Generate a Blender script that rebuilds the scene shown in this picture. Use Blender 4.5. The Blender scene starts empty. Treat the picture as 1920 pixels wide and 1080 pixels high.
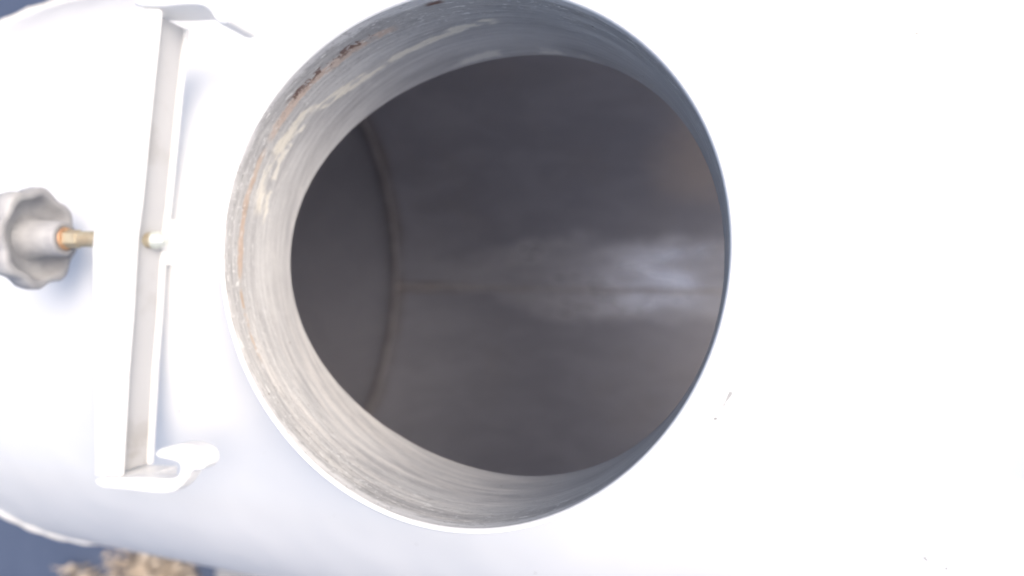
import bpy, bmesh, math, random
from mathutils import Matrix, Vector
import numpy as np
random.seed(7)
S = 0.1                                   # one unit = neck radius = 0.1 m
sc = bpy.context.scene
COL = sc.collection
PI = math.pi

# ------------------------------------------------------------ camera
R3 = ((0.94928, -0.015922, 0.314016), (0.018039, 0.99983, -0.003835), (-0.313902, 0.009305, 0.94941))
cam_d = bpy.data.cameras.new('camera')
cam = bpy.data.objects.new('camera', cam_d); COL.objects.link(cam)
m = Matrix(R3).to_quaternion().to_matrix().to_4x4()
m.translation = Vector((0.9732, -0.1223, 2.0927)) * S
cam.matrix_world = m
cam_d.sensor_width = 36.0
cam_d.lens = 1160.63 / 1920 * 36
cam_d.clip_start = 0.005
cam_d.clip_end = 500
cam_d.dof.use_dof = True
cam_d.dof.focus_distance = 0.222
cam_d.dof.aperture_fstop = 4.8
sc.camera = cam

# ------------------------------------------------------------ sky, sun, exposure
SUN_AZ, SUN_EL = 21.0, 48.0               # from +x towards +y, degrees
w = bpy.data.worlds.new('World'); sc.world = w; w.use_nodes = True
nt = w.node_tree; nt.nodes.clear()
sky = nt.nodes.new('ShaderNodeTexSky'); sky.sky_type = 'NISHITA'; sky.sun_disc = False
sky.sun_elevation = math.radians(SUN_EL); sky.sun_rotation = math.radians(90 - SUN_AZ)
sky.air_density = 1.0; sky.dust_density = 6.0; sky.ozone_density = .8; sky.altitude = 0
bg = nt.nodes.new('ShaderNodeBackground'); bg.inputs[1].default_value = 0.15
wo = nt.nodes.new('ShaderNodeOutputWorld')
nt.links.new(sky.outputs[0], bg.inputs[0]); nt.links.new(bg.outputs[0], wo.inputs[0])
sd = bpy.data.lights.new('sun', 'SUN'); sd.energy = 0.85; sd.angle = math.radians(40); sd.color = (1, .985, .965)
so = bpy.data.objects.new('sun', sd); COL.objects.link(so)
e, a = math.radians(SUN_EL), math.radians(SUN_AZ)
so.rotation_euler = Vector((math.cos(e)*math.cos(a), math.cos(e)*math.sin(a), math.sin(e))).to_track_quat('Z', 'Y').to_euler()
sc.view_settings.view_transform = 'Standard'; sc.view_settings.look = 'None'
sc.view_settings.gamma = 1; sc.view_settings.exposure = 0.68
sc.view_settings.use_curve_mapping = False
sc.render.engine = 'CYCLES'
sc.cycles.max_bounces = 16; sc.cycles.diffuse_bounces = 10; sc.cycles.glossy_bounces = 10

# ------------------------------------------------------------ node helper
class N:
    def __init__(s, name):
        s.m = bpy.data.materials.new(name); s.m.use_nodes = True
        s.t = s.m.node_tree; s.b = s.t.nodes['Principled BSDF']
        tc = s.t.nodes.new('ShaderNodeTexCoord')
        s.P = s.vm('SCALE', tc.outputs['Object'], sc=1/S)
        s.x, s.y, s.z = s.sep(s.P)
    def set(s, sock, v):
        if isinstance(v, bpy.types.NodeSocket): s.t.links.new(v, sock)
        else: sock.default_value = v
    def sep(s, v):
        n = s.t.nodes.new('ShaderNodeSeparateXYZ'); s.set(n.inputs[0], v); return n.outputs
    def vm(s, op, a, b=None, sc=None):
        n = s.t.nodes.new('ShaderNodeVectorMath'); n.operation = op; s.set(n.inputs[0], a)
        if b is not None: s.set(n.inputs[1], b)
        if sc is not None: s.set(n.inputs['Scale'], sc)
        return n.outputs[0]
    def ma(s, op, a, b=0.0, c=0.0, clamp=False):
        n = s.t.nodes.new('ShaderNodeMath'); n.operation = op; n.use_clamp = clamp
        s.set(n.inputs[0], a); s.set(n.inputs[1], b); s.set(n.inputs[2], c); return n.outputs[0]
    def noise(s, scale, vec=None, detail=4, rough=.55, dist=0.0, mul=None):
        n = s.t.nodes.new('ShaderNodeTexNoise'); v = vec if vec is not None else s.P
        if mul: v = s.vm('MULTIPLY', v, mul)
        s.set(n.inputs['Vector'], v); s.set(n.inputs['Scale'], scale); s.set(n.inputs['Detail'], detail)
        s.set(n.inputs['Roughness'], rough); s.set(n.inputs['Distortion'], dist); return n.outputs[0]
    def ss(s, v, lo, hi, a=0.0, b=1.0):           # smooth step
        n = s.t.nodes.new('ShaderNodeMapRange'); n.interpolation_type = 'SMOOTHSTEP'
        s.set(n.inputs[0], v)
        for k, q in zip((1, 2, 3, 4), (lo, hi, a, b)): s.set(n.inputs[k], q)
        return n.outputs[0]
    def mix(s, f, a, b):
        n = s.t.nodes.new('ShaderNodeMix'); n.data_type = 'RGBA'; s.set(n.inputs[0], f)
        for k, q in ((6, a), (7, b)):
            if isinstance(q, (tuple, list)): q = (*q, 1) if len(q) == 3 else q
            s.set(n.inputs[k], q)
        return n.outputs[2]
    def curve(s, v, pts):                         # piecewise value of v given in 0..1
        n = s.t.nodes.new('ShaderNodeFloatCurve'); c = n.mapping.curves[0]
        c.points[0].location = pts[0]; c.points[1].location = pts[-1]
        for p in pts[1:-1]: c.points.new(*p)
        n.mapping.update(); s.set(n.inputs['Value'], v); return n.outputs[0]
    def bump(s, h, strength, dist):
        n = s.t.nodes.new('ShaderNodeBump'); s.set(n.inputs['Height'], h)
        n.inputs['Strength'].default_value = strength; n.inputs['Distance'].default_value = dist * S
        s.t.links.new(n.outputs[0], s.b.inputs['Normal'])
    def out(s, **k):
        for q, v in k.items():
            q = {'col': 'Base Color', 'rough': 'Roughness', 'metal': 'Metallic', 'coat': 'Coat Weight', 'spec': 'Specular IOR Level', 'coat_rough': 'Coat Roughness'}[q]
            if q == 'Base Color' and isinstance(v, tuple): v = (*v, 1)
            s.set(s.b.inputs[q], v)
        return s.m

# ------------------------------------------------------------ materials
def mat_paint():
    n = N('white_gloss_paint')
    big = n.noise(0.9, detail=3)
    speck = n.ss(n.noise(26, detail=2), .735, .77)
    col = n.mix(n.ss(big, .3, .7), (.80, .80, .80), (.76, .77, .78))
    col = n.mix(n.ma('MULTIPLY', speck, n.ss(n.noise(2.1, detail=1), .52, .6)), col, (.45, .43, .40))
    # two small scratches and a scuffed patch on the right of the neck
    def seg(x0, y0, x1, y1, wd):
        dx, dy = x1-x0, y1-y0; L = math.hypot(dx, dy); dx /= L; dy /= L
        u = n.ma('ADD', n.ma('MULTIPLY', n.ma('SUBTRACT', n.x, x0), dx), n.ma('MULTIPLY', n.ma('SUBTRACT', n.y, y0), dy))
        v = n.ma('ABSOLUTE', n.ma('ADD', n.ma('MULTIPLY', n.ma('SUBTRACT', n.x, x0), -dy), n.ma('MULTIPLY', n.ma('SUBTRACT', n.y, y0), dx)))
        v = n.ma('ADD', v, n.ma('MULTIPLY', n.ma('SUBTRACT', n.noise(22), .5), .02))
        k = n.ma('MULTIPLY', n.ss(v, wd, wd*.3), n.ma('MULTIPLY', n.ss(u, 0, .01), n.ss(u, L, L-.01)))
        return n.ma('MULTIPLY', k, n.ss(n.z, -2, -1.9))
    for q, c in (((1.035, -.50, 1.005, -.57, .007), .6), ((.972, -.612, .978, -.63, .012), .8), ((1.155, -.055, 1.185, -.04, .03), .45)):
        col = n.mix(n.ma('MULTIPLY', seg(*q), c), col, (.12, .115, .11))
    ds = n.ma('SQRT', n.ma('ADD', n.ma('POWER', n.ma('SUBTRACT', n.x, 2.0), 2), n.ma('POWER', n.ma('MULTIPLY', n.ma('ADD', n.y, .68), 1.3), 2)))
    sm = n.ma('MULTIPLY', n.ss(n.ma('ADD', ds, n.ma('MULTIPLY', n.ma('SUBTRACT', n.noise(4), .5), .2)), .38, .05), n.ss(n.z, -2, -1.9))
    col = n.mix(n.ma('MULTIPLY', sm, .55), col, (.50, .55, .60))
    n.bump(n.ma('ADD', n.noise(1.1, detail=2), n.ma('MULTIPLY', n.noise(14, detail=2), .02)), .5, .05)
    return n.out(col=col, rough=n.ss(n.noise(3), .3, .7, .30, .42), coat=.4, coat_rough=.12)

def mat_inside():
    n = N('bare_steel_inside_tank')
    # s: height above the lowest line of the tank
    streak = n.noise(1.0, mul=(.5, 3.2, 3.2), detail=5, rough=.6)
    patch = n.noise(1.7, mul=(.7, 1.6, 1.6), detail=4, rough=.6, dist=.6)
    fine = n.noise(9, mul=(.35, 1.5, 1.5), detail=4)
    col = n.mix(n.ss(patch, .35, .68), (.47, .475, .53), (.53, .535, .59))
    warm = n.ss(n.noise(.8, detail=3), .5, .72)
    col = n.mix(n.ma('MULTIPLY', warm, .2), col, (.50, .46, .43))
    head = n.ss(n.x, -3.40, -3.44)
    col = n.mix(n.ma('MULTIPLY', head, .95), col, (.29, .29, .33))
    # daylight's reflection painted as a pale band along the longitudinal weld, ragged edges
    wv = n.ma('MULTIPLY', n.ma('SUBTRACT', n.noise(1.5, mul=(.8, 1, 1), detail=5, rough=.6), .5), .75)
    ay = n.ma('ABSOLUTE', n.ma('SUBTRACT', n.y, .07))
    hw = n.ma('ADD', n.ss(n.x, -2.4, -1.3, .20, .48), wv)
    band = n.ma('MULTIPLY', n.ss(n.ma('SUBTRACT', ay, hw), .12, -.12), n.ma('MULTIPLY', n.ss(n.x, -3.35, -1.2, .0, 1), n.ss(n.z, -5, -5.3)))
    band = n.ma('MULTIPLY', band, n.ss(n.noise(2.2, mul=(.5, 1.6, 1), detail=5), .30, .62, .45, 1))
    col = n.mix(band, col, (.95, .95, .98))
    sx, sy = .75, 1.45                              # warm light spot painted into the colour, high on the right
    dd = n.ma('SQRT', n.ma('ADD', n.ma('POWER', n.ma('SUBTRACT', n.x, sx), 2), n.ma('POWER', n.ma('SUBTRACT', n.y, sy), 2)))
    warm_spot = n.ma('MULTIPLY', n.ss(n.ma('ADD', dd, n.ma('MULTIPLY', wv, .8)), .75, .1), n.ss(n.z, -4, -4.5))
    col = n.mix(n.ma('MULTIPLY', warm_spot, .55), col, (.92, .80, .70))
    # brown heat tint beside the welds
    ring = n.ss(n.ma('ABSOLUTE', n.ma('ADD', n.x, 3.34)), .16, .02)
    col = n.mix(n.ma('MULTIPLY', ring, n.ss(n.noise(1.5), .35, .65, .1, .5)), col, (.27, .215, .19))
    seam = n.ma('MULTIPLY', n.ss(n.ma('ABSOLUTE', n.ma('ADD', n.y, .1)), .11, .02), n.ma('MULTIPLY', n.ss(n.x, -3.42, -3.38), n.ss(n.z, -5, -5.4)))
    col = n.mix(n.ma('MULTIPLY', n.ma('MULTIPLY', seam, n.ss(n.x, -1.8, -3.1, .12, .9)), n.ss(n.noise(2), .3, .6, .3, .8)), col, (.26, .17, .12))
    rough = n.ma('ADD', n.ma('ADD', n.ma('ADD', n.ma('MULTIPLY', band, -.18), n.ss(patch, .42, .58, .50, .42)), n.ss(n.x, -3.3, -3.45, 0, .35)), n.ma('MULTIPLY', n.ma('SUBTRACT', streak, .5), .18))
    n.bump(n.ma('ADD', patch, n.ma('MULTIPLY', fine, .12)), .25, .05)
    return n.out(col=col, rough=rough, metal=n.ma('ADD', .28, n.ma('MULTIPLY', band, .25)))

def mat_neck():
    n = N('brushed_steel_neck')
    th = n.ma('ARCTAN2', n.y, n.x)
    t01 = n.ma('DIVIDE', n.ma('FLOORED_MODULO' if False else 'MODULO', n.ma('ADD', th, 2*PI), 2*PI), 2*PI)   # 0..1, 0.5 = left
    D = lambda deg: (deg % 360) / 360
    wob = n.noise(3.2, detail=5, rough=.65)
    brushed = n.noise(1.0, mul=(1.6, 1.6, 60), detail=5, rough=.7)
    brushed2 = n.noise(1.0, mul=(5, 5, 150), detail=3)
    cloud = n.noise(1.6, mul=(1, 1, 3.5), detail=5, rough=.6)
    col = n.mix(n.ss(cloud, .3, .7), (.36, .36, .37), (.53, .53, .53))
    col = n.mix(n.ma('MULTIPLY', n.ss(brushed, .35, .7), .55), col, (.72, .72, .71))
    col = n.mix(n.ma('MULTIPLY', n.ss(brushed2, .55, .75), .4), col, (.33, .33, .345))
    # darker band of bare metal at the mouth
    band = n.ss(n.ma('ADD', n.z, n.ma('MULTIPLY', n.ma('SUBTRACT', wob, .5), .12)), -.15, -.03)
    col = n.mix(n.ma('MULTIPLY', band, .35), col, (.36, .36, .375))
    def win(a, b, s=.006):
        return n.ma('MULTIPLY', n.ss(t01, D(a)-s, D(a)+s), n.ss(t01, D(b)+s, D(b)-s))
    def streak(zc, wd, mask, colr, k, rag=.05, ns=5):
        d = n.ma('ABSOLUTE', n.ma('SUBTRACT', n.ma('ADD', n.z, n.ma('MULTIPLY', n.ma('SUBTRACT', n.noise(ns, mul=(1, 1, 2.5), detail=5, rough=.7), .5), rag)), zc))
        return n.mix(n.ma('MULTIPLY', n.ma('MULTIPLY', n.ss(d, wd, wd*.45), mask), k), col, colr)
    # cream mineral line
    zc = n.ma('SUBTRACT', n.curve(t01, [(0, .2), (D(72), .25), (D(87), .268), (D(103), .315), (D(116), .328), (D(133), .286), (D(143), .217), (D(154), .196), (D(164), .205), (D(176), .22), (1, .22)]), 0)
    zc = n.ma('MULTIPLY', zc, -1)
    col = streak(zc, .034, n.ma('MULTIPLY', win(84, 168), n.ss(n.noise(6, mul=(1, 1, 3)), .40, .52, .15, 1)), (.84, .80, .70), .9, .09, 6)
    zc2 = n.ma('ADD', zc, -.05)
    col = streak(zc2, .016, n.ma('MULTIPLY', win(142, 170), n.ss(n.noise(8), .42, .5)), (.84, .81, .73), .85, .08, 8)
    # tan rust run close to the rim
    col = streak(-.122, .026, n.ma('MULTIPLY', win(107, 149.5), n.ss(n.noise(7), .36, .45, .3, 1)), (.62, .49, .41), .8, .06, 9)
    col = streak(-.128, .019, n.ma('MULTIPLY', win(153, 184), n.ss(n.noise(6), .33, .42, .4, 1)), (.56, .43, .34), .85, .04, 9)
    col = streak(-.12, .012, n.ma('MULTIPLY', win(184, 206), n.ss(n.noise(6), .42, .5, .1, 1)), (.50, .37, .26), .8, .04, 7)
    col = streak(-.100, .024, n.ma('MULTIPLY', win(111, 139), n.ss(n.noise(16, detail=6, rough=.78), .485, .535)), (.15, .08, .065), .9, .06, 14)
    col = streak(-.045, .02, win(92, 96, .003), (.16, .07, .05), .9, .05, 9)
    # lower left: sunlit side painted in as a pale warm tone, with long scratches
    lit_film = n.ma('MULTIPLY', win(196, 285, .05), n.ss(n.noise(1.0, mul=(2, 2, 26), detail=5, rough=.7), .4, .66))
    col = n.mix(n.ma('MULTIPLY', lit_film, .6), col, (.80, .77, .735))
    # pale scale at the lower edge at the top
    col = streak(-.60, .045, n.ma('MULTIPLY', win(66, 104, .02), n.ss(n.noise(5), .42, .56)), (.84, .82, .76), .85, .1, 6)
    scuff = n.ma('MULTIPLY', n.ss(n.noise(2.4, mul=(1, 1, 4), detail=7, rough=.8, dist=.8), .50, .62), n.ss(n.noise(1.3), .42, .6))
    col = n.mix(n.ma('MULTIPLY', scuff, .35), col, (.78, .77, .74))
    dk = n.ma('MULTIPLY', n.ss(n.noise(3.1, mul=(1, 1, 3), detail=7, rough=.75), .56, .7), n.ss(n.z, -.42, -.1, .2, 1))
    col = n.mix(n.ma('MULTIPLY', dk, .55), col, (.24, .24, .25))
    # paint spatter
    vo = n.t.nodes.new('ShaderNodeTexVoronoi'); n.set(vo.inputs['Vector'], n.P); vo.inputs['Scale'].default_value = 34
    dots = n.ma('MULTIPLY', n.ss(vo.outputs['Distance'], .17, .10), n.ma('MULTIPLY', n.ss(n.noise(4.5), .54, .62), n.ss(n.z, -.24, -.05)))
    col = n.mix(dots, col, (.8, .8, .78))
    # bright nicks (scratches) in the lower right
    nick = n.ma('MULTIPLY', n.ss(n.noise(1, mul=(14, 14, 70), detail=3), .62, .68), n.ss(n.z, -.4, -.08, .15, 1))
    col = n.mix(nick, col, (.75, .75, .74))
    pit = n.ss(n.noise(30, detail=1), .80, .83)
    col = n.mix(pit, col, (.14, .11, .09))
    lip = n.ss(n.ma('ADD', n.z, n.ma('MULTIPLY', n.ma('SUBTRACT', n.noise(9, detail=5), .5), .06)), -.052, -.022)
    col = n.mix(n.ma('MULTIPLY', lip, .8), col, (.80, .80, .81))
    rough = n.ma('ADD', n.ss(brushed, .3, .7, .36, .50), n.ma('MULTIPLY', dots, .2))
    grit = n.noise(38, detail=3, mul=(1, 1, 1.6))
    gl = n.ma('MULTIPLY', n.ss(grit, .60, .66), n.ss(n.ma('ADD', n.z, n.ma('MULTIPLY', n.ma('SUBTRACT', n.noise(2), .5), .5)), -.28, -.10))
    col = n.mix(n.ma('MULTIPLY', gl, .45), col, (.80, .80, .80))
    gd = n.ma('MULTIPLY', n.ss(grit, .40, .35), n.ss(n.z, -.35, -.12))
    col = n.mix(n.ma('MULTIPLY', gd, .3), col, (.26, .26, .26))
    n.bump(n.ma('ADD', n.ma('MULTIPLY', grit, .25), n.ma('ADD', n.ma('MULTIPLY', brushed, .6), n.ma('ADD', n.ma('MULTIPLY', brushed2, .3), n.ma('MULTIPLY', n.noise(3), .6)))), .4, .02)
    return n.out(col=col, rough=rough, metal=.12)

def simple(name, c1, c2, scale, rough, metal=0., bumpd=0., mul=None, coat=0.):
    n = N(name); q = n.noise(scale, detail=5, rough=.6, mul=mul)
    if bumpd: n.bump(q, .5, bumpd)
    return n.out(col=n.mix(n.ss(q, .35, .65), c1, c2), rough=rough, metal=metal, coat=coat)

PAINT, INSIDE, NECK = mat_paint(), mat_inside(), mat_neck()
YOKE = simple('white_yoke_paint', (.80, .80, .79), (.76, .755, .745), 3, .38, 0, .01)
KNOB = simple('grey_cast_knob', (.33, .33, .345), (.42, .42, .425), 8, .5, .1, .012)
def mat_web():
    n = N('shade_grey_web_paint')
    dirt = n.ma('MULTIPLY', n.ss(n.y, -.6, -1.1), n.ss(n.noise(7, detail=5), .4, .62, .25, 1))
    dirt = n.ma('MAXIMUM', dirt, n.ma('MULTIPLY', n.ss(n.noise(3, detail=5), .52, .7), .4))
    return n.out(col=n.mix(dirt, (.47, .475, .485), (.33, .315, .30)), rough=.55)  # base grey paints in the shade under the flange; dirt lies over it
WEBM = mat_web()
BRASS = simple('yellow_zinc_bolt', (.44, .36, .25), (.56, .51, .38), 9, .45, .4, .01)
RUST = simple('copper_washer', (.42, .24, .14), (.55, .36, .22), 12, .5, .4, .01)
NUT = simple('pale_zinc_nut', (.62, .66, .60), (.72, .74, .70), 9, .35, .4)
WELD = simple('brown_weld_metal', (.34, .32, .33), (.44, .42, .44), 3, .6, .5, .03)
SEAM = simple('bright_seam_weld', (.70, .68, .68), (.90, .89, .90), 2, .5, .5, .03)
BEAD = simple('painted_weld_bead', (.80, .80, .79), (.70, .69, .67), 5, .35, 0, .05)
RIM = simple('worn_white_rim_edge', (.76, .76, .76), (.50, .50, .50), 12, .4, .1, .01)

# ------------------------------------------------------------ mesh helpers
def obj(name, V, F, mat, parent=None, smooth=True, mats=None, fm=None, org=(0, 0, 0), weld=0):
    me = bpy.data.meshes.new(name)
    me.from_pydata([((v[0]-org[0])*S, (v[1]-org[1])*S, (v[2]-org[2])*S) for v in V], [], F)
    for q in (mats or [mat]): me.materials.append(q)
    if fm: me.polygons.foreach_set('material_index', fm)
    if weld:
        bm = bmesh.new(); bm.from_mesh(me); bmesh.ops.remove_doubles(bm, verts=bm.verts, dist=weld*S); bm.to_mesh(me); bm.free()
    me.polygons.foreach_set('use_smooth', [smooth]*len(me.polygons))
    me.update()
    o = bpy.data.objects.new(name, me); COL.objects.link(o)
    if parent: o.parent = parent
    else: o.location = tuple(c*S for c in org)
    return o
def tag(o, label=None, cat=None, kind=None, group=None):
    if label: o['label'] = label
    if cat: o['category'] = cat
    if kind: o['kind'] = kind
    if group: o['group'] = group
    return o
def empty(name, loc):
    o = bpy.data.objects.new(name, None); COL.objects.link(o); o.location = tuple(c*S for c in loc); o.empty_display_size = .02; return o
def grid(rows, closed=True):                       # rows of equal length -> V, F
    V = [v for r in rows for v in r]; n = len(rows[0]); F = []
    for i in range(len(rows)-1):
        for j in range(n if closed else n-1):
            k = (j+1) % n
            F.append((i*n+j, i*n+k, (i+1)*n+k, (i+1)*n+j))
    return V, F
def bevel(o, wd, seg=3, ang=35):
    b = o.modifiers.new('bevel', 'BEVEL'); b.width = wd*S; b.segments = seg; b.limit_method = 'ANGLE'; b.angle_limit = math.radians(ang)
    b.harden_normals = False
    return o
def autosmooth(o):
    o.data.polygons.foreach_set('use_smooth', [True]*len(o.data.polygons))
    w_ = o.modifiers.new('wn', 'WEIGHTED_NORMAL'); w_.keep_sharp = True
    return o

# ------------------------------------------------------------ setting: ground far below
GZ = -8.0
gm = N('dark_blue_grey_ground')
gc = gm.mix(gm.ss(gm.noise(.35, detail=5), .35, .65), (.064, .088, .150), (.080, .106, .172))
gc = gm.mix(gm.ss(gm.noise(14, detail=3), .55, .7), gc, (.10, .125, .18))
GM = gm.out(col=gc, rough=.85)
W = 4000
V, F = [], []
N_ = 40
for i in range(N_+1):
    for j in range(N_+1):
        sx, sy = (i/N_*2-1), (j/N_*2-1)
        V.append((sx**3*W, sy**3*W, GZ))
for i in range(N_):
    for j in range(N_):
        q = i*(N_+1)+j; F.append((q, q+N_+1, q+N_+2, q+1))
tag(obj('ground', V, F, GM), kind='structure')
SLAB = simple('pale_grey_concrete', (.26, .26, .27), (.33, .33, .33), 1.5, .85, 0, .05)
def box(name, x0, x1, y0, y1, z0, z1, mat, parent=None):
    V = [(x, y, z) for x in (x0, x1) for y in (y0, y1) for z in (z0, z1)]
    F = [(0, 1, 3, 2), (4, 6, 7, 5), (0, 4, 5, 1), (2, 3, 7, 6), (0, 2, 6, 4), (1, 5, 7, 3)]
    return obj(name, V, F, mat, parent, smooth=False)
p = box('path', -8.3, 30, -30, -5.45, GZ, GZ+.35, SLAB); tag(p, kind='structure'); bevel(p, .08, 2)

# ------------------------------------------------------------ tank
R, H, TH = 2.6645, 0.4739, 0.03
ZC = -(H+R)
def er(t): return 1+.0197*math.cos(2*t)-.0022*math.sin(2*t)-.0097*math.cos(3*t)+.0093*math.sin(3*t)
def eb(t): return 1+.0197*math.cos(2*t)-.0022*math.sin(2*t)-.0179*math.cos(3*t)+.0042*math.sin(3*t)-.0014*math.cos(4*t)
def rimz(t): return -.0207*math.cos(2*t)+.0002*math.sin(2*t)
tank = empty('steel_tank', (0, 0, ZC-R-.4))
tag(tank, 'large white painted steel tank with a round open neck showing its dark bare metal inside', 'tank')
def tparent(o):                                    # keep world placement under the tank empty
    o.parent = tank; o.matrix_parent_inverse = Matrix.Translation(-tank.location); return o
NT = 256
def shell_surface(Rr, hole, x_l, x_r, flip, wave=0):
    L = 1.9
    rings = []
    NR = 12
    # square border points by tan spacing, with hole angle identical
    th = [2*PI*k/NT for k in range(NT)]
    brd = []
    for t in th:
        c, s = math.cos(t), math.sin(t); q = L/max(abs(c), abs(s)); brd.append((c*q, s*q))
    V, F = [], []
    def cyl(x, s_): f = s_/Rr; return (x, Rr*math.sin(f), ZC+Rr*math.cos(f))
    rows = []
    for i in range(NR+1):
        f = i/NR
        row = []
        for k, t in enumerate(th):
            r0 = hole(t); hx, hy = r0*math.cos(t), r0*math.sin(t); hs = Rr*math.asin(hy/Rr)
            row.append(cyl(hx*(1-f)+brd[k][0]*f, hs*(1-f)+brd[k][1]*f))
        rows.append(row)
    V, F = grid(rows); F = [tuple(reversed(f)) for f in F]
    # rest of the cylinder
    n4 = NT//4
    tj = [L*math.tan(-PI/4+j*(PI/2)/n4) for j in range(n4+1)]
    xs = list(np.linspace(x_l, -L, 24)[:-1]) + tj + list(np.linspace(L, x_r, 24)[1:])
    ss_ = tj + list(np.linspace(L, 2*PI*Rr-L, 120)[1:-1])
    i0 = 23
    b0 = len(V); ns = len(ss_)
    for x in xs:
        for s_ in ss_: V.append(cyl(x, s_))
    for i in range(len(xs)-1):
        for j in range(ns):
            if i0 <= i < i0+n4 and j < n4: continue
            k = (j+1) % ns
            F.append((b0+i*ns+j, b0+(i+1)*ns+j, b0+(i+1)*ns+k, b0+i*ns+k))
    F = [tuple(reversed(f)) for f in F] if flip else F
    return V, F
XI = 3.4; XO = 4.3
V1, F1 = shell_surface(R+TH, lambda t: eb(t)+TH, -XO, XO, False)
V2, F2 = shell_surface(R, eb, -XI, XI, True)
VV = V1+V2; FF = F1+[tuple(i+len(V1) for i in f) for f in F2]
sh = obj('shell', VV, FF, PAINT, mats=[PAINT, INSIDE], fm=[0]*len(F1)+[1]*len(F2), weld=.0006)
tparent(sh)

def revolve_x(prof, n=160):                        # profile of (x, r)
    return grid([[(x, r*math.sin(2*PI*k/n), ZC+r*math.cos(2*PI*k/n)) for k in range(n)] for x, r in prof])
OUT = 1.85                                          # radius of the open outlet in the right end
QO = math.acos(OUT/(R+TH))/(PI/2); QI = math.acos(OUT/R)/(PI/2)
for sgn in (-1, 1):
    # outer dish, closes the skirt
    pr_ = [(sgn*(XO+.5*math.sin(q*PI/2)), (R+TH)*math.cos(q*PI/2)+.0005) for q in np.linspace(0, 1 if sgn < 0 else QO, 24)]
    V, F = revolve_x(pr_)
    pi_ = [(sgn*(XI+.85*math.sin(q*PI/2)), R*math.cos(q*PI/2)+.0005) for q in np.linspace(0, 1 if sgn < 0 else QI, 28)]
    Vi, Fi = revolve_x(pi_)
    fm = [0]*len(F)+[1]*len(Fi)
    F += [tuple(i+len(V) for i in f) for f in Fi]; V += Vi
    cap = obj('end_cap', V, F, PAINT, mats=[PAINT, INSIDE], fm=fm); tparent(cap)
    if sgn > 0:
        x0, x1 = XI+.85*math.sin(QI*PI/2), XO+.5*math.sin(QO*PI/2)
        V, F = revolve_x([(x0, OUT), (x1+.4, OUT), (x1+.4, OUT+.04), (x1-.05, OUT+.04)]); tparent(obj('outlet', V, F, PAINT))
    # lumpy weld bead on the outer edge, brown bead inside
    def bead(name, x, r, rad, mat, lump, lum_n):
        rng = random.Random(5); n = 420; m_ = 10; rows = []
        for k in range(n):
            f = 2*PI*k/n; rr = rad*(1+lump*math.sin(lum_n*f+1.3*math.sin(7*f))+lump*.5*rng.uniform(-1, 1))
            cr = r
            rows.append([(x+1.3*rr*math.cos(2*PI*j/m_), (cr+rr*math.sin(2*PI*j/m_))*math.sin(f), ZC+(cr+rr*math.sin(2*PI*j/m_))*math.cos(f)) for j in range(m_)])
        rows.append(rows[0])
        V, F = grid(rows); return obj(name, V, F, mat, weld=.0001)
    tparent(bead('weld_bead', sgn*XO, R+TH-.006, .028, BEAD, .16, 60))
    b = bead('inner_weld', sgn*XI, R-.012, .03, WELD, .12, 70); tparent(b)
# longitudinal seam on the lowest inside line
rows = []; rng = random.Random(3)
for i in range(300):
    x = -XI+.02+(2*XI-.04)*i/299; wdt = .028*(1+.25*math.sin(i*1.9)+.2*rng.uniform(-1, 1)); hh = .016*(1+.3*math.sin(i*2.3))
    yy = -.1+.006*math.sin(i*.21)
    row = []
    for j in range(7):
        q = -1+2*j/6; y = yy+q*wdt; row.append((x, y, ZC-math.sqrt(R*R-y*y)+hh*(1-q*q)-.002))
    rows.append(row)
V, F = grid(rows, closed=False); tparent(obj('weld_seam', V, F, SEAM))

# neck: outer wall, rounded rim, inner wall down to the saddle curve
WT = .022
def neck_mesh():
    rows = []
    def zsad(t, r, RR): y = r*math.sin(t); return ZC+math.sqrt(RR*RR-y*y)
    outer, inner = [], []
    for t in [2*PI*k/NT for k in range(NT)]:
        # outer wall from the saddle upwards, with a weld fillet at its foot
        zf = zsad(t, er(t)+WT, R+TH)
        col = []
        for q in np.linspace(0, 1, 6):
            fr = .10*(1-math.sin(q*PI/2)); fz = .10*(1-math.cos(q*PI/2))
            r = er(t)+WT+fr; zz = zsad(t, r, R+TH)-.003+fz
            col.append((r, zz))
        z0 = rimz(t)
        for q in (.35, .7, .93): col.append((er(t)+WT, col[5][1]*(1-q)+(z0-.012)*q))
        for q in np.linspace(0, PI, 7): col.append((er(t)+WT/2+WT/2*math.cos(q), z0-.012+.012*math.sin(q)))
        outer.append([(r*math.cos(t), r*math.sin(t), z) for r, z in col])
        zb = zsad(t, eb(t), R)
        cin = []
        for q in np.linspace(0, 1, 22):
            r = er(t)*(1-q)+eb(t)*q
            cin.append((r, (z0-.012)*(1-q)+zb*q))
        inner.append([(r*math.cos(t), r*math.sin(t), z) for r, z in cin])
    outer.append(outer[0]); inner.append(inner[0])
    return outer, inner
no, ni = neck_mesh()
V, F = grid(no, closed=False)
tparent(obj('neck', V, F, PAINT, weld=.0002))
V, F = grid(ni, closed=False)
nl = obj('neck_lining', V, F, NECK, weld=.0002); tparent(nl)
nl['label'] = 'bare grey brushed inner wall of the neck with rust and cream streaks'

# saddle feet under the tank
for sgn in (-1, 1):
    x = sgn*2.7; rows = []
    for f in np.linspace(-.9, .9, 25):
        y = (R+TH+.01)*math.sin(f); z = ZC-(R+TH+.01)*math.cos(f)
        rows.append([(x-.12, y, z), (x+.12, y, z), (x+.12, y, GZ), (x-.12, y, GZ)])
    V, F = grid(rows); F += [(0, 1, 2, 3), (99, 98, 97, 96)]
    tparent(obj('support_foot', V, F, YOKE, smooth=False))

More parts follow.
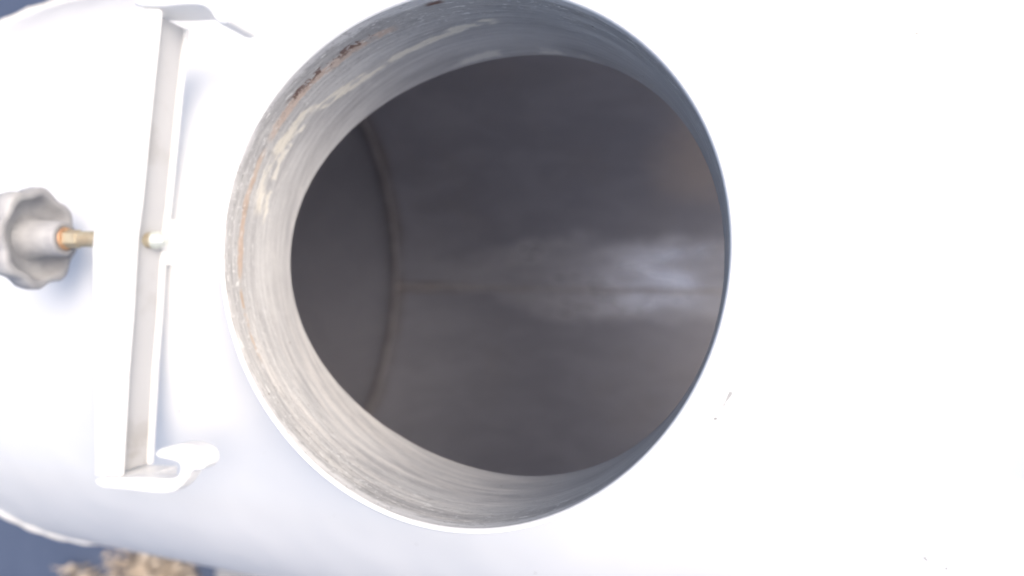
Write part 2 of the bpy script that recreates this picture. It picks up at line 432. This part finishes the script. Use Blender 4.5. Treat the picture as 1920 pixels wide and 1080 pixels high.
# ------------------------------------------------------------ clamp yoke (hinged down on the tank, bolt through its web)
O = Vector((-1.644, .098, -.14))
Wd, Ud, Vd = Vector((1, 0, 0)), Vector((0, 1, 0)), Vector((0, 0, 1))
def LP(a_, b_, c_): return O+Wd*a_+Ud*b_+Vd*c_
BASE = Vector((-1.72, .098, -.47))
clamp = empty('yoke_clamp', BASE)
tag(clamp, 'white steel yoke clamp with hooked ends, lying on the tank left of the open neck', 'clamp')
def cobj(name, V, F, mat, parent=None, **k):
    o = obj(name, V, F, mat, **k); o.parent = parent or clamp
    o.matrix_parent_inverse = Matrix.Translation(-Vector(BASE)*S) if parent is None else Matrix.Identity(4)
    return o
def sh_(P): return [(x-O.x, y-O.y) for x, y in P]
def extrude(poly, c0, c1):
    n = len(poly); V = [LP(a_, b_, c0) for a_, b_ in poly]+[LP(a_, b_, c1) for a_, b_ in poly]
    F = [tuple(range(n-1, -1, -1)), tuple(range(n, 2*n))]+[(k, (k+1) % n, n+(k+1) % n, n+k) for k in range(n)]
    return V, F
def smoothpoly(P, it=2, keep=()):
    for _ in range(it):
        Q = []
        for i in range(len(P)):
            a_, b_ = P[i], P[(i+1) % len(P)]
            Q += [(a_[0]*.75+b_[0]*.25, a_[1]*.75+b_[1]*.25), (a_[0]*.25+b_[0]*.75, a_[1]*.25+b_[1]*.75)]
        P = Q
    return P
edge = sh_([(-1.545, 1.175), (-1.593, .74), (-1.641, .267), (-1.666, .098), (-1.686, -.296), (-1.706, -.551), (-1.729, -1.05)])
left = sh_([(-1.89, -1.066), (-1.911, -.564), (-1.939, .035), (-1.922, .218), (-1.821, .604), (-1.73, 1.034), (-1.70, 1.20)])
# top flange
V, F = extrude(edge+left, -.03, 0); fl = cobj('flange', V, F, YOKE, smooth=False); bevel(fl, .008, 2)
# web
def eoff(d): return [(x+d, y) for x, y in edge]
V, F = extrude(eoff(-.062)+eoff(-.09)[::-1], -.205, -.031); wb = bevel(cobj('web', V, F, WEBM, smooth=False), .003, 2); wb['label'] = 'web of the yoke, its shade painted in as grey, with some dirt'
# lower flange
V, F = extrude(eoff(-.046)+eoff(-.19)[::-1], -.236, -.206); bevel(cobj('lower_flange', V, F, YOKE, smooth=False), .008, 3)
hb = sh_([(-1.865, -1.118), (-1.70, -1.108), (-1.507, -1.103), (-1.411, -1.092), (-1.36, -1.062), (-1.318, -1.016), (-1.297, -.985), (-1.275, -.968), (-1.233, -.965), (-1.196, -.93), (-1.205, -.88), (-1.254, -.858), (-1.338, -.85), (-1.401, -.866), (-1.505, -.897), (-1.505, -.934), (-1.42, -.938), (-1.365, -.945), (-1.352, -.97), (-1.368, -1.0), (-1.41, -1.022), (-1.50, -1.03), (-1.60, -1.035), (-1.707, -1.051), (-1.892, -1.067)])
ht = sh_([(-1.699, 1.206), (-1.53, 1.178), (-1.40, 1.172), (-1.29, 1.158), (-1.235, 1.125), (-1.212, 1.082), (-1.17, 1.055), (-1.115, 1.06), (-1.12, 1.12), (-1.16, 1.17), (-1.236, 1.205), (-1.4, 1.225), (-1.6, 1.24), (-1.69, 1.25)])
for P_ in (hb, ht[::-1]):
    V, F = extrude(smoothpoly(P_, 1), -.075 if P_ is hb else -.17, .004); bevel(cobj('hook', V, F, YOKE, smooth=False), .012, 3)
V, F = extrude(sh_([(-1.888, -1.066), (-1.86, -1.113), (-1.70, -1.106), (-1.62, -1.09), (-1.62, -1.045), (-1.71, -1.052)]), -.236, -.078); bevel(cobj('end_plate', V, F, YOKE, smooth=False), .008, 2)
# hinge lug hidden under the flange carries the yoke on the shell
V, F = extrude([(-.16, -.12), (-.10, -.12), (-.10, .12), (-.16, .12)], -.35, -.237); cobj('hinge_lug', V, F, YOKE, smooth=False)

A = math.radians(17)
# bolt, knob: revolve about the bolt axis
BO = LP(-.05, -.002, -.145)
Wd = Vector((math.cos(A), 0, -math.sin(A))); Vd = Vector((math.sin(A), 0, math.cos(A)))
def rev(prof, n=32, rf=None):                     # prof: (distance along Wd, radius)
    rows = []
    for s_, r in prof:
        row = []
        for k in range(n):
            f = 2*PI*k/n; q = r*(rf(f, s_, r) if rf else 1)
            row.append(BO+Wd*s_+Ud*q*math.cos(f)+Vd*q*math.sin(f))
        rows.append(row)
    V, F = grid(rows)
    V = [tuple(v) for v in V]
    return V, F
SK = -.585                                        # knob's rim plane
def lobes(f, s_, r):
    if r < .17: return 1
    return 1+.05*(1-2*abs(math.sin(4*f+.3))**2.2)*min(1, (r-.17)/.05)
prof = [(SK+.03, .001)]
prof = [(SK-.04, .085), (SK-.06, .12), (SK-.055, .17), (SK-.03, .196), (SK+.0, .203), (SK+.006, .212), (SK+.006, .236), (SK-.006, .246), (SK-.05, .247), (SK-.085, .238), (SK-.10, .21), (SK-.135, .12), (SK-.15, .05), (SK-.152, .001)]
V, F = rev(prof, 128, lobes); knob = cobj('knob', V, F, KNOB)
hubp = [(SK-.055, .115), (SK-.03, .098), (SK+.02, .092), (SK+.118, .088), (SK+.126, .083), (SK+.127, .055), (SK+.10, .053)]
V, F = rev(hubp, 48); cobj('hub', V, F, KNOB)
V, F = rev([(SK+.10, .058), (SK+.131, .058), (SK+.137, .052), (SK+.137, .03)], 32); cobj('washer', V, F, RUST)
# threaded bolt
bp = []
s_ = SK+.12; k = 0
while s_ < .02:
    bp.append((s_, .040 if k % 2 else .0365)); s_ += .006; k += 1
V, F = rev(bp, 28); bolt = cobj('bolt', V, F, BRASS)
V, F = rev([(SK+.127, .001), (SK+.128, .047), (SK+.20, .047), (SK+.206, .038)], 6); cobj('bolt_nut', V, F, BRASS, smooth=False)
V, F = rev([(-.01, .045), (.01, .045), (.014, .04), (.03, .038), (.048, .03), (.058, .018), (.06, .001)], 24); cobj('cap_nut', V, F, NUT)

# ------------------------------------------------------------ dry grass below
TAN = simple('dry_tan_grass', (.42, .34, .26), (.58, .50, .41), 1.5, .9)
def tuft(cx, cy, n, rad, hgt, seed, label):
    rng = random.Random(seed); V, F = [], []
    for i in range(n):
        f = rng.uniform(0, 2*PI); r = rad*math.sqrt(rng.random()); x, y = cx+r*math.cos(f), cy+r*math.sin(f)*.8
        h = hgt*rng.uniform(.4, 1); lx, ly = rng.uniform(-.5, .5)*h, rng.uniform(-.5, .5)*h
        g = rng.uniform(0, PI); wx, wy = math.cos(g)*rng.uniform(.02, .05), math.sin(g)*.04
        b = len(V)
        for q in (0, .4, .75, 1):
            k = q*q; t_ = (1-q*.6)
            V += [(x+lx*k-wx*t_, y+ly*k-wy*t_, GZ-.02+h*q*(1-.15*q)), (x+lx*k+wx*t_, y+ly*k+wy*t_, GZ-.02+h*q*(1-.15*q))]
        for j in range(3): F.append((b+2*j, b+2*j+1, b+2*j+3, b+2*j+2))
        if rng.random() < .5:                     # seed head
            c = Vector((x+lx, y+ly, GZ+h*.85)); b = len(V); q = rng.uniform(.05, .11)
            V += [c+Vector(d)*q for d in ((1, 0, 0), (0, 1, 0), (-1, 0, 0), (0, -1, 0), (0, 0, 1.8), (0, 0, -1.2))]
            F += [(b, b+1, b+4), (b+1, b+2, b+4), (b+2, b+3, b+4), (b+3, b, b+4), (b+1, b, b+5), (b+2, b+1, b+5), (b+3, b+2, b+5), (b, b+3, b+5)]
    o = obj('dry_grass_tuft', V, F, TAN, smooth=False, org=(cx, cy, GZ)); tag(o, label, 'grass tuft'); return o
tuft(-9.9, -6.3, 190, .95, .8, 1, 'clump of dry tan grass on the ground just below the lower edge of the tank')
tuft(-12.0, -6.8, 70, .6, .6, 2, 'smaller sparse tan grass clump on dark ground at the bottom edge of the photo')
